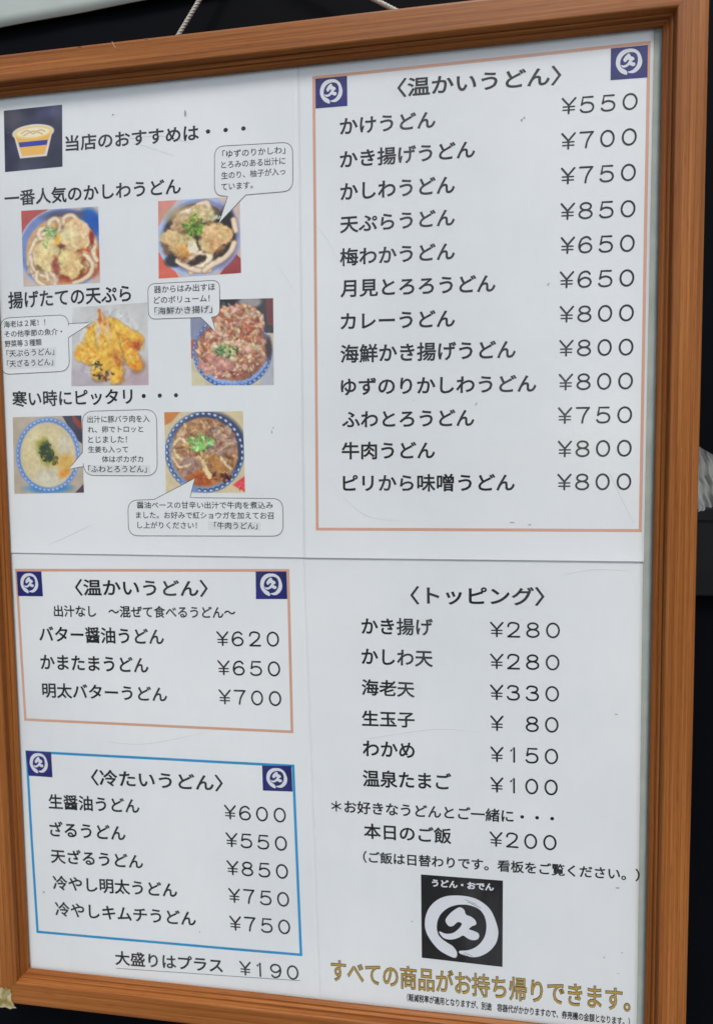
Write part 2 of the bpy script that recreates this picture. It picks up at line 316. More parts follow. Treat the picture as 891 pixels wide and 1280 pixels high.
tag(solid('wall', (-1500, -1450, -60), (1500, 1200, -18), WALLM), 'dark navy wall behind the framed menu', None, None, 'structure')

PALE = varied('pale_frosted_sheet', lin((168, 180, 174)), lin((178, 188, 182)), 30, .5, .3, bump=.2)
def pale_sheet():
    vs, fs = [], []; nx, ny = 60, 24
    for j in range(ny + 1):
        for i in range(nx + 1):
            x = -420 + 470 * i / nx; yb = 347.5 + .056 * (x + 205.6); y = yb + 170 * j / ny
            c = .35 * abs(math.sin((x * .6 + y) * .06)) + .35 * abs(math.sin((x * .6 - y) * .05))
            vs.append(V(x, y, -14.4 + c))
    for j in range(ny):
        for i in range(nx):
            a = j * (nx + 1) + i; fs.append((a, a + 1, a + nx + 2, a + nx + 1))
    me = mesh('pale_sheet', vs, fs, True); o = obj('pale_sheet', me, PALE)
    md = o.modifiers.new('thickness', 'SOLIDIFY'); md.thickness = .0008
    return o
tag(pale_sheet(), 'pale grey-green creased sheet on the dark wall above the left of the frame', 'sheet')

GROUND = varied('grey_pavement', (0.20, 0.20, 0.19), (0.28, 0.28, 0.265), 3, .9, .2, 8, .2)  # ground out of view, put in for bounce light and the pane's reflections
g_ = mesh('pavement', [(-150, -300, 0), (150, -300, 0), (150, .1, 0), (-150, .1, 0)], [(0, 1, 2, 3)])
tag(obj('pavement', g_, GROUND), 'unseen grey pavement in front of the wall, added for bounce light', None, None, 'structure')

# dark box on the wall beyond the right side of the frame
BOXM = varied('dark_plastic', (0.004, 0.005, 0.006), (0.006, 0.0075, 0.009), 40, .4, .2)
bx = solid('dark_box', (226, -25, -18), (320, 28, -10), BOXM, None, 1.5)
tag(bx, 'dark grey box on the wall right of the frame below the plastic wrap', 'box')
solid('lid', (225, 20, -9.9), (321, 27, -8.6), BOXM, bx, .5)

def plastic_wrap():
    mm = bpy.data.materials.new('clear_plastic_film'); mm.use_nodes = True; T = mm.node_tree; B = T.nodes['Principled BSDF']
    B.inputs['Base Color'].default_value = (.50, .54, .52, 1); B.inputs['Roughness'].default_value = .13
    B.inputs['Specular IOR Level'].default_value = .9; B.inputs['Alpha'].default_value = .5
    r = random.Random(5); nx, ny = 90, 40; vs, fs = [], []
    off = [r.uniform(-1, 1) for _ in range(40)]
    for j in range(ny + 1):
        t = j / ny
        for i in range(nx + 1):
            s = i / nx
            x = 224 + 62 * s + 3 * t * math.sin(6 * s)
            top = 67.5 - .62 * (x - 224) if x < 250 else 51.4 - .2 * (x - 250)
            bot = 26 + 1.2 * math.sin(x * .7) + .8 * math.sin(x * 1.9)
            y = top + (bot - top) * t
            q = x - 222 + (67 - y) * -.22          # folds fan out downwards from the gathered top
            z = -9.5 + 1.9 * math.sin(q * .62 + .8 * math.sin(q * .31)) * (.35 + .65 * t) + .9 * math.sin(q * 1.7 + 2 * math.sin(t * 2.3)) * (.3 + .7 * t) + .35 * math.sin(q * 3.7 + y * .35) + (1.6 * math.exp(-t * 14))
            vs.append(V(x + .6 * math.sin(y * .5), y, z))
    for j in range(ny):
        for i in range(nx):
            a = j * (nx + 1) + i; fs.append((a, a + 1, a + nx + 2, a + nx + 1))
    o = obj('plastic_wrap', mesh('plastic_wrap', vs, fs, True), mm)
    return o
tag(plastic_wrap(), 'crumpled clear plastic wrap sticking out behind the right side of the frame', 'plastic wrap')

# ------------------------------------------------------------------ the hanging cord
CORD = varied('off_white_cord', (.50, .48, .42), (.62, .60, .54), 900, .8, .2)
def tube(path, rad, n=8):
    vs, fs = [], []
    for i, p in enumerate(path):
        a = path[max(i - 1, 0)]; b = path[min(i + 1, len(path) - 1)]
        d = (b - a).normalized(); u = d.cross(Vector((0, 1, 0.3))).normalized(); w = d.cross(u)
        for k in range(n):
            t = 2 * math.pi * k / n; vs.append(p + (u * math.cos(t) + w * math.sin(t)) * rad)
    for i in range(len(path) - 1):
        for k in range(n):
            fs.append((i * n + k, i * n + (k + 1) % n, (i + 1) * n + (k + 1) % n, (i + 1) * n + k))
    fs.append(tuple(range(n - 1, -1, -1))); fs.append(tuple((len(path) - 1) * n + k for k in range(n)))
    return vs, fs
def cord():
    root = bpy.data.objects.new('hanging_cord', None); COL.objects.link(root); root.location = V(-37, 382, -9)
    def strands(a, b, ply, sag):
        A, Bv = Vector(a), Vector(b); n = int((Bv - A).length / .5); d = (Bv - A).normalized()
        u = d.cross(Vector((0, 0, 1))).normalized(); w = d.cross(u); allv, allf = [], []
        for s in range(ply):
            path = []
            for i in range(n + 1):
                t = i / n; c = A.lerp(Bv, t) + Vector((0, -sag * 4 * t * (1 - t), 0)); ang = i * .5 / 6.2 * 2 * math.pi + s * 2 * math.pi / ply
                q = c + (u * math.cos(ang) + w * math.sin(ang)) * .62; path.append(V(*q))
            v, f = tube(path, .00072, 7); k = len(allv); allv += v; allf += [tuple(i + k for i in g) for g in f]
        return allv, allf
    for nm, a, b, sag in (('cord_strand', (-92, 305, -6.5), (-37, 382, -8.5), 0), ('cord_strand', (87, 305, -6.5), (-36, 382, -8.5), .5)):
        v, f = strands(a, b, 3, sag); o = obj(nm, mesh(nm, v, f, True), CORD, root); o.matrix_parent_inverse = Matrix.Translation(-root.location)
    v, f = tube([V(-36.5, 381.5, z) for z in (-18, -12, -6, -4.8, -4.7)], .0012, 10)
    o = obj('nail', mesh('nail', v, f), mat('steel', (.4, .4, .4), .35, .5, 1), root); o.matrix_parent_inverse = Matrix.Translation(-root.location)
    tag(root, 'off-white twisted cord the wooden frame hangs from, above its top rail', 'cord')
cord()

# ------------------------------------------------------------------ the wooden frame
PROFILE = [(6, 1.9), (0, 1.9), (0, 2.4), (.2, 2.85), (.8, 3.5), (1.5, 4.1), (1.85, 4.22), (2.15, 4.05), (2.4, 3.72), (2.6, 3.75), (2.8, 4.35), (3.15, 5.2), (3.55, 5.65),
           (3.95, 5.72), (4.25, 5.45), (4.4, 5.2), (4.55, 5.25), (4.7, 6.3), (4.85, 7.7), (5.05, 8.5), (5.4, 8.95), (5.9, 9.12), (6.6, 9.15), (19.2, 9.15), (20.3, 8.9), (20.9, 8.3), (21.1, 7.3), (21.1, -9), (6, -9)]
OX, OY = OPEN_W / 2, OPEN_H / 2
def rail(half_len, ang, dist, cx, cy):
    """A mitred moulding: local x along the rail, y outward."""
    vs, fs = [], []; n = len(PROFILE)
    for sgn in (-1, 1):
        for (u, z) in PROFILE:
            vs.append((sgn * (half_len + u - .03) / 1000, u / 1000, z / 1000))
    for i in range(n):
        j = (i + 1) % n; fs.append((i, j, n + j, n + i))
    fs.append(tuple(range(n - 1, -1, -1))); fs.append(tuple(range(n, 2 * n)))
    me = mesh('rail', vs, fs)
    bm = bmesh.new(); bm.from_mesh(me)
    bmesh.ops.subdivide_edges(bm, edges=[e for e in bm.edges if abs(e.verts[0].co.x - e.verts[1].co.x) > .1], cuts=40)
    r = random.Random(int(ang * 10) + 3)
    for v in bm.verts:      # the faintest waviness along the moulding
        if abs(v.co.x) < half_len / 1000 - .003: v.co.z += .00006 * math.sin(v.co.x * 37 + ang) ; v.co.y += .00006 * math.sin(v.co.x * 23 + ang)
    bmesh.ops.recalc_face_normals(bm, faces=bm.faces); bm.to_mesh(me); bm.free()
    o = obj('rail', me, WOOD)
    ca, sa = math.cos(ang), math.sin(ang)
    X = Vector((ca, 0, sa)); Y = Vector((-sa, 0, ca)); Z = Vector((0, -1, 0))
    M = Matrix((X, Y, Z)).transposed().to_4x4(); c = V(cx - sa * dist, cy + ca * dist, 0); M.translation = c
    o.matrix_world = M
    return o
frame = bpy.data.objects.new('picture_frame', None); COL.objects.link(frame); frame.location = V(0, -OY - 21, 0)
tag(frame, 'wood-grain picture frame hung on the dark wall with the menu sheets under its clear pane', 'picture frame')
INV = Matrix.Translation(-frame.location)
def adopt(o, p=frame, inv=INV):
    o.parent = p; o.matrix_parent_inverse = inv; return o
adopt(rail(OX, 0, OY, OCX, OCY)); adopt(rail(OX, math.pi, OY, OCX, OCY))
adopt(rail(OY, math.pi / 2, OX, OCX, OCY)); adopt(rail(OY, -math.pi / 2, OX, OCX, OCY))
adopt(solid('glass_pane', (OCX - OX - 5, OCY - OY - 5, 1.55), (OCX + OX + 5, OCY + OY + 5, 1.88), GLASS))
adopt(solid('backing_board', (OCX - OX - 5, OCY - OY - 5, -4), (OCX + OX + 5, OCY + OY + 5, -.35), BACKING))

def poly_mesh(name, loops, z0, div=0, zf=None):
    """Flat filled outlines (lists of board points)."""
    vs, fs = [], []
    for L in loops:
        k = len(vs); vs += [V(x, y, z0 + (zf(x, y) if zf else 0)) for x, y in L]
        for t in tessellate_polygon([[Vector((x, y, 0)) for x, y in L]]):
            a, b, c = t; A, B_, C_ = L[a], L[b], L[c]
            if (B_[0] - A[0]) * (C_[1] - A[1]) - (B_[1] - A[1]) * (C_[0] - A[0]) < 0: a, c = c, a
            fs.append((k + a, k + b, k + c))
    if div:      # refine so that large fills follow the sheet's waviness
        bm = bmesh.new(); bm.from_mesh(mesh('tmp', vs, fs))
        bmesh.ops.remove_doubles(bm, verts=bm.verts, dist=1e-6)
        for _ in range(6):
            es = [e for e in bm.edges if e.calc_length() > .006]
            if not es: break
            bmesh.ops.subdivide_edges(bm, edges=es, cuts=1); bmesh.ops.triangulate(bm, faces=bm.faces)
        for v in bm.verts: v.co.y = -(z0 + zf(v.co.x * 1000, (v.co.z - HEIGHT) * 1000)) / 1000
        me = bpy.data.meshes.new(name); bm.to_mesh(me); bm.free(); return me
    return mesh(name, vs, fs)
# yellowed tape on the lower left corner, and the splintered nick on the top rail
def tape():
    TM = mat('yellowed_tape', lin((196, 178, 120)), .3, .6); TM.node_tree.nodes['Principled BSDF'].inputs['Alpha'].default_value = .93
    T = TM.node_tree; B = T.nodes['Principled BSDF']; nz = node(TM, 'ShaderNodeTexNoise', Scale=110.0, Detail=2.0); cr = node(TM, 'ShaderNodeValToRGB')
    tc = node(TM, 'ShaderNodeTexCoord'); T.links.new(tc.outputs['Object'], nz.inputs['Vector'])
    cr.color_ramp.elements[0].position = .4; cr.color_ramp.elements[0].color = (*lin((140, 124, 62)), 1); cr.color_ramp.elements[1].position = .62; cr.color_ramp.elements[1].color = (*lin((206, 196, 160)), 1)
    T.links.new(nz.outputs['Fac'], cr.inputs[0]); T.links.new(cr.outputs[0], B.inputs['Base Color'])
    r = random.Random(3)
    rim = [(-226, -299), (-219.5, -299.5), (-216.5, -301.5), (-214.5, -300.2), (-211.8, -300.6), (-210.7, -304), (-211.2, -308), (-209.6, -312.0), (-207.4, -314.6), (-212, -315.2), (-219, -314.9), (-226, -314.3)]
    c = (-218, -308); vs, fs = [], []; K = 6
    pts = []
    for i in range(len(rim)):
        a, b = rim[i], rim[(i + 1) % len(rim)]
        for t in (0, .34, .67): pts.append((a[0] + (b[0] - a[0]) * t + r.uniform(-.25, .25), a[1] + (b[1] - a[1]) * t + r.uniform(-.25, .25)))
    n = len(pts)
    for k in range(K + 1):
        s = k / K
        for i, p in enumerate(pts):
            x = c[0] + (p[0] - c[0]) * s; y = c[1] + (p[1] - c[1]) * s
            zz = 9.4 + .4 * abs(math.sin(x * 1.1 + y * .7)) + .25 * math.sin(y * 1.7 - x * .9) * s
            vs.append(V(x, y, zz))
    for k in range(K):
        for i in range(n):
            j = (i + 1) % n; fs.append((k * n + i, k * n + j, (k + 1) * n + j, (k + 1) * n + i))
    o = obj('adhesive_tape', mesh('adhesive_tape', vs, fs, True), TM); tag(o, 'torn yellowed tape on the lower left corner'); return adopt(o)
tape()
RAW = mat('raw_wood', lin((206, 160, 112)), .8)
def nick(pts, w):
    vs, fs = [], []
    for i, (x, y) in enumerate(pts):
        t = i / (len(pts) - 1); ww = w * math.sin(math.pi * (.15 + .8 * t))
        vs += [V(x - ww, y, 9.1), V(x, y, 9.45), V(x + ww, y - .1, 9.1)]
    for i in range(len(pts) - 1):
        a = i * 3; fs += [(a, a + 1, a + 4, a + 3), (a + 1, a + 2, a + 5, a + 4)]
    return adopt(obj('splinter', mesh('splinter', vs, fs), RAW))
nick([(-113.6, 312.6), (-113, 311), (-112, 309.4), (-110.6, 308), (-109.4, 307.2)], .45)
nick([(-93, 312.0), (-92, 311.9), (-91, 312.0)], .25); nick([(-136, 311.8), (-134.5, 311.7), (-133.4, 311.8)], .2)
nick([(199.9 + 14.6, 62), (200.1 + 14.6, 61), (199.9 + 14.6, 60)], .25)

# ------------------------------------------------------------------ the four printed sheets
def smoothstep(t): t = max(0, min(1, t)); return t * t * (3 - 2 * t)
def zf_for(base, curl):
    def f(x, y):
        w = .10 * math.sin(x * .031 + 1.3) * math.sin(y * .027 + .4) + .05 * math.sin(x * .07 + y * .05)
        c = curl * math.exp(-max(0, y + 3) / 7.0) if curl else 0
        return base + w + .1 + c
    return f
def sheet(name, quad, base, curl, label):
    zf = zf_for(base, curl); nx, ny = 60, 84; vs, fs = [], []
    for j in range(ny + 1):
        t = j / ny; t = t if not curl else 1 - (1 - t) ** 1.6
        for i in range(nx + 1):
            s = i / nx
            (ax, ay), (bx_, by), (cx, cy), (dx, dy) = quad   # TL TR BR BL
            x = (ax * (1 - s) + bx_ * s) * (1 - t) + (dx * (1 - s) + cx * s) * t
            y = (ay * (1 - s) + by * s) * (1 - t) + (dy * (1 - s) + cy * s) * t
            vs.append(V(x, y, zf(x, y)))
    for j in range(ny):
        for i in range(nx):
            a = j * (nx + 1) + i; fs.append((a, a + nx + 1, a + nx + 2, a + 1))
    # a real edge: fold the rim back by the paper's thickness
    n0 = len(vs); ring = [i for i in range(nx + 1)] + [j * (nx + 1) + nx for j in range(1, ny + 1)] + [ny * (nx + 1) + i for i in range(nx - 1, -1, -1)] + [j * (nx + 1) for j in range(ny - 1, 0, -1)]
    for i in ring: vs.append(vs[i] + Vector((0, .00010, 0)))
    for k in range(len(ring)):
        k2 = (k + 1) % len(ring); fs.append((ring[k], ring[k2], n0 + k2, n0 + k))
    me = mesh(name, vs, fs, True); o = obj(name, me, PAPER)
    tag(o, label, 'menu sheet', 'printed menu sheets in the frame'); o['_'] = 0; del o['_']
    return o, zf
SH = {}
SH['UL'] = sheet('menu_sheet', [(-207.5, 296), (-.3, 296), (-2.05, -2.1), (-207.5, -.2)], .34, .55, 'upper left menu sheet with six food photos and speech bubbles')
SH['UR'] = sheet('menu_sheet', [(-3.0, 296.5), (199.2, 296.2), (198.6, -3.1), (-3.6, -2.2)], .20, .62, 'upper right menu sheet with the long salmon-bordered price list')
SH['LL'] = sheet('menu_sheet', [(-207.5, 1.5), (-2.2, 1), (4.1, -297), (-207.5, -297)], .12, 0, 'lower left menu sheet with one salmon box above one blue box')
SH['LR'] = sheet('menu_sheet', [(-5, .8), (198.3, .6), (199.4, -297), (-5, -297)], -.02, 0, 'lower right menu sheet with toppings list, black logo and gold lettering')

def zo(key, lift):
    zf = SH[key][1]; return lambda x, y: zf(x, y) + lift
def part(name, me, material, parent): return obj(name, me, material, parent)
def ribbon(pts, w, closed=False):
    """Round-capped stroke outline as quads; returns verts, faces in 2D."""
    P = [Vector(p) for p in pts]; n = len(P); vs, fs = [], []
    for i in range(n):
        a = P[(i - 1) % n] if closed or i else P[i]; b = P[(i + 1) % n] if closed or i < n - 1 else P[i]
        d = b - a
        if d.length < 1e-9: d = Vector((1, 0))
        d.normalize(); nn = Vector((-d.y, d.x)) * w / 2
        vs += [P[i] - nn, P[i] + nn]
    for i in range(n - (0 if closed else 1)):
        j = (i + 1) % n; fs.append((2 * i, 2 * j, 2 * j + 1, 2 * i + 1))
    if not closed:
        for e, q in ((0, P[0] - P[1]), (n - 1, P[-1] - P[-2])):
            q = q.normalized(); base = math.atan2(q.y, q.x); k = len(vs)
            for t in range(7):
                an = base - math.pi / 2 + math.pi * t / 6; vs.append(P[e] + Vector((math.cos(an), math.sin(an))) * w / 2)
            fs.append(tuple(range(k, k + 7)))
    return vs, fs
def catmull(pts, k=6, closed=False):
    n = len(pts); out = []
    for i in range(n if closed else n - 1):
        p = [Vector(pts[(i + d) % n] if closed else pts[min(max(i + d, 0), n - 1)]) for d in (-1, 0, 1, 2)]
        for s in range(k):
            t = s / k
            out.append(tuple(.5 * ((2 * p[1]) + (p[2] - p[0]) * t + (2 * p[0] - 5 * p[1] + 4 * p[2] - p[3]) * t * t + (3 * p[1] - p[0] - 3 * p[2] + p[3]) * t ** 3)))
    if not closed: out.append(tuple(pts[-1]))
    return out
def ell(cx, cy, rx, ry, n=28): return [(cx + rx * math.cos(2 * math.pi * i / n), cy + ry * math.sin(2 * math.pi * i / n)) for i in range(n)]
SIX = [(.90, .84), (.74, .97), (.5, 1), (.17, .86), (0, .5), (.04, .24), (.2, .06), (.5, 0), (.83, .07), (1, .3), (.85, .52), (.52, .6), (.2, .5), (.04, .33)]
DIG = {
 '0': [(ell(.5, .5, .5, .5, 36), True, 0)],
 '1': [([(.30, .80), (.58, 1), (.58, 0)], False, 0)],
 '2': [([(.03, .74), (.09, .9), (.28, 1), (.6, 1), (.88, .9), (.93, .72), (.8, .5), (.42, .24), (.02, 0)], False, 1), ([(.02, 0), (1, 0)], False, 0)],
 '3': [([(.04, .82), (.2, .97), (.5, 1), (.82, .92), (.9, .77), (.78, .6), (.42, .54)], False, 1), ([(.42, .54), (.85, .48), (1, .27), (.85, .06), (.5, 0), (.15, .05), (0, .2)], False, 1)],
 '5': [([(.92, 1), (.16, 1), (.06, .5)], False, 0), ([(.06, .5), (.24, .6), (.52, .64), (.86, .55), (1, .32), (.86, .08), (.5, 0), (.16, .04), (0, .17)], False, 1)],
 '6': [(SIX, False, 1)], '9': [([(1 - x, 1 - y) for x, y in SIX], False, 1)],
 '7': [([(0, 1), (1, 1)], False, 0), ([(1, 1), (.75, .72), (.55, .38), (.46, 0)], False, 1)],
 '8': [(ell(.5, .77, .42, .23), True, 0), (ell(.5, .27, .5, .27), True, 0)],
 '¥': [([(0, 1), (.5, .52)], False, 0), ([(1, 1), (.5, .52)], False, 0), ([(.5, .52), (.5, 0)], False, 0), ([(.06, .44), (.94, .44)], False, 0), ([(.06, .22), (.94, .22)], False, 0)],
}
CELLS = [(0, .197), (.244, .437), (.52, .713), (.803, 1.0)]
def price_mesh(txt, p0, p1, h, zf):
    X = Vector(p1) - Vector(p0); Y = Vector((-X.y, X.x)).normalized(); Lx = X.length; U = X.normalized(); sw = .118 * h
    vs, fs = [], []; lay = 0
    for ch, (a, b) in zip(txt, CELLS):
        if ch == ' ': continue
        x0, x1 = a * Lx + sw / 2, b * Lx - sw / 2; y0, y1 = sw / 2, h - sw / 2
        for pts, closed, sm in DIG[ch]:
            q = [(x0 + (x1 - x0) * px, y0 + (y1 - y0) * py) for px, py in pts]
            if sm: q = catmull(q, 5)
            v, f = ribbon(q, sw * (.72 if ch == '¥' and pts[0][1] < .5 and pts[0][0] < .1 else 1), closed)
            if ch == '5' or ch == '1':   # square joints: extra dot where a polyline turns
                for mpt in q[1:-1] if not sm else []:
                    k = len(v); v += [Vector((mpt[0] + sw / 2 * math.cos(t * .7854), mpt[1] + sw / 2 * math.sin(t * .7854))) for t in range(8)]; f.append(tuple(range(k, k + 8)))
            k = len(vs); lay += 1
            for w in v:
                g = Vector(p0) + U * w.x + Y * w.y; vs.append(V(g.x, g.y, zf(g.x, g.y) + .004 * (lay % 5)))
            fs += [tuple(i + k for i in g) for g in f]
    return mesh('price', vs, fs)

def embolden(me, d):
    bm = bmesh.new(); bm.from_mesh(me); bmesh.ops.remove_doubles(bm, verts=bm.verts, dist=1e-5)
    mv = {}
    for e in bm.edges:
        if len(e.link_faces) != 1: continue
        a, b = e.verts; f = e.link_faces[0]; c = f.calc_center_median(); q = b.co - a.co; nn = Vector((q.y, -q.x, 0))
        if nn.length < 1e-9: continue
        nn.normalize()
        if (c - a.co).dot(nn) > 0: nn = -nn
        for v in (a, b): mv.setdefault(v, []).append(nn)
    for v, ns in mv.items():
        s = sum(ns, Vector((0, 0, 0))) / len(ns); L2 = max(s.length_squared, .35); v.co += s / L2 * d
    bm.to_mesh(me); bm.free(); return me
# ---- lettering: every line is set once as a text curve, converted and fitted to its place on the sheet
def make_texts():
    tmp = []
    for (sh, kind, txt, x0, y0, x1, y1, h) in TEXT + [('LR', 'w', 'うどん・おでん', *LOGO_WORDS[0], *LOGO_WORDS[1], 4.9)]:
        if kind == 'p':
            part('price', price_mesh(txt, (x0, y0), (x1, y1), h, zo(sh, .07)), INK, SH[sh][0]); continue
        passes = {'g': [(.030, GOLDEDGE, 0), (-.002, GOLD, .05)], 'b': [(.026, INK, 0)], 's': [(.013, FINE_INK, .06)], 'w': [(.040, WHITEPRINT, .06)]}.get(kind, [(.021, INK, 0)])
        for (off, m_, lift) in passes:
            cu = bpy.data.curves.new('lettering', 'FONT'); cu.body = txt; cu.size = 1.0; cu.resolution_u = 3
            cu.fill_mode = 'FRONT'; cu.dimensions = '2D'
            o = bpy.data.objects.new('lettering', cu); COL.objects.link(o); tmp.append((o, (sh, kind, x0, y0, x1, y1, h, m_, lift, off)))
    bpy.context.view_layer.update(); dg = bpy.context.evaluated_depsgraph_get()
    for o, (sh, kind, x0, y0, x1, y1, h, m_, lift, off) in tmp:
        me = bpy.data.meshes.new_from_object(o.evaluated_get(dg), depsgraph=dg)
        me = embolden(me, off); n = len(me.vertices); co = np.empty(n * 3, np.float32); me.vertices.foreach_get('co', co); co = co.reshape(-1, 3)
        mn, mx = co.min(0), co.max(0)
        if kind == 'g' and off < .02: mn = mn - .032; mx = mx + .032      # inner fill stays inside its outline
        A = Vector((x0, y0)); Bv = Vector((x1, y1)); U = (Bv - A); Lx = U.length; U.normalize(); Y = Vector((-U.y, U.x))
        zf = zo(sh, .07 + lift); out = []
        for c in co:
            a = (c[0] - mn[0]) / (mx[0] - mn[0]) * Lx; b = (c[1] - mn[1]) / (mx[1] - mn[1]) * h
            x = A.x + U.x * a + Y.x * b; y = A.y + U.y * a + Y.y * b; v = V(x, y, zf(x, y)); out += [v.x, v.y, v.z]
        me.vertices.foreach_set('co', out); me.materials.clear(); me.materials.append(m_); me.update()
        bpy.data.objects.remove(o)
        part('lettering', me, m_, SH[sh][0])
make_texts()

def border(quad, w, material, key):
    Q = [Vector(p) for p in quad]; c = sum(Q, Vector((0, 0))) / 4; vs, fs = [], []; zf = zo(key, .05); N = 24
    for i in range(4):
        a, b = Q[i], Q[(i + 1) % 4]; pv, nx_ = Q[i - 1], Q[(i + 2) % 4]
        d = (b - a).normalized(); inn = Vector((d.y, -d.x))
        if (c - a).dot(inn) < 0: inn = -inn
        da, db = (pv - a).normalized(), (nx_ - b).normalized()
        ia = a + (d + da) * w; ib = b + (-d + db) * w
        k = len(vs)
        for s in range(N + 1):
            t = s / N; o_, i_ = a.lerp(b, t), ia.lerp(ib, t); vs += [V(o_.x, o_.y, zf(o_.x, o_.y)), V(i_.x, i_.y, zf(i_.x, i_.y))]
        for s in range(N): fs.append((k + 2 * s, k + 2 * s + 1, k + 2 * s + 3, k + 2 * s + 2))
    return part('printed_border', mesh('printed_border', vs, fs), material, SH[key][0])
border(BOX_UR, 1.75, SALMON, 'UR'); border(BOX_L, 1.75, SALMON, 'LL'); border(BOX_B, 1.75, CYAN, 'LL')

def quad_uv(q, u, v):
    (ax, ay), (bx_, by), (cx, cy), (dx, dy) = q
    return ((ax * (1 - u) + bx_ * u) * (1 - v) + (dx * (1 - u) + cx * u) * v, (ay * (1 - u) + by * u) * (1 - v) + (dy * (1 - u) + cy * u) * v)
def print_square(name, q, material, key, lift=.05):
    zf = zo(key, lift); N = 6; vs = [V(*(p := quad_uv(q, i / N, j / N)), zf(*p)) for j in range(N + 1) for i in range(N + 1)]
    return part(name, mesh(name, vs, [(j * (N + 1) + i, (j + 1) * (N + 1) + i, (j + 1) * (N + 1) + i + 1, j * (N + 1) + i + 1) for j in range(N) for i in range(N)]), material, SH[key][0])
# emblem outlines normalised to the ring's box
ex = [p[0] for p in ENSO]; ey = [p[1] for p in ENSO]; E0 = (min(ex), min(ey)); E1 = (max(ex), max(ey))
def en(p): return ((p[0] - E0[0]) / (E1[0] - E0[0]), (p[1] - E0[1]) / (E1[1] - E0[1]))
ENS = catmull([en(p) for p in ENSO], 3, True); KAN = catmull([en(p) for p in KANJI], 3, True)
def emblem(parent, key, x0, y0, x1, y1, grow=0.0):
    K = [(.5 + (x - .5) * (1 + grow), .5 + (y - .5) * (1 + grow)) for x, y in KAN]
    loops = [[(x0 + (x1 - x0) * u, y0 + (y1 - y0) * v) for u, v in L] for L in (ENS, K)]
    return part('emblem', poly_mesh('emblem', loops, 0, 0, zo(key, .12)), WHITEPRINT, parent)
for i, q in enumerate(LOGOS):
    key = 'UR' if i < 2 else 'LL'; lg = print_square('logo', q, NAVY, key, .08)
    w = q[1][0] - q[0][0]; hh = q[0][1] - q[3][1]
    emblem(lg, key, q[0][0] + .14 * w, q[3][1] + .12 * hh, q[1][0] - .15 * w, q[0][1] - .07 * hh)
bl = print_square('logo', BIGLOGO, BLACKPRINT, 'LR'); bl['label'] = 'black square logo with white brushed ring'
emblem(bl, 'LR', *E0, *E1)
# dry brush streaks on the ring
streaks = [[(x, y), (x + l, y - l * .38), (x + l + .3, y - l * .38 - .35), (x + .2, y - .3)] for x, y, l in ((96.5, -216.5, 7), (98, -218, 6.5), (101, -219.2, 5), (95, -252.2, 6), (96, -251.2, 5))]
for st in streaks: part('brush_streak', poly_mesh('brush_streak', [st], 0, 0, zo('LR', .17)), BLACKPRINT, bl)
(ux0, uy0), (ux1, uy1) = UNDERLINE
v_, f_ = ribbon([(ux0 + (ux1 - ux0) * k / 30, uy0 + (uy1 - uy0) * k / 30) for k in range(31)], .38); part('underline', mesh('underline', [V(p.x, p.y, zo('LL', .06)(p.x, p.y)) for p in v_], f_), THIN_INK, SH['LL'][0])

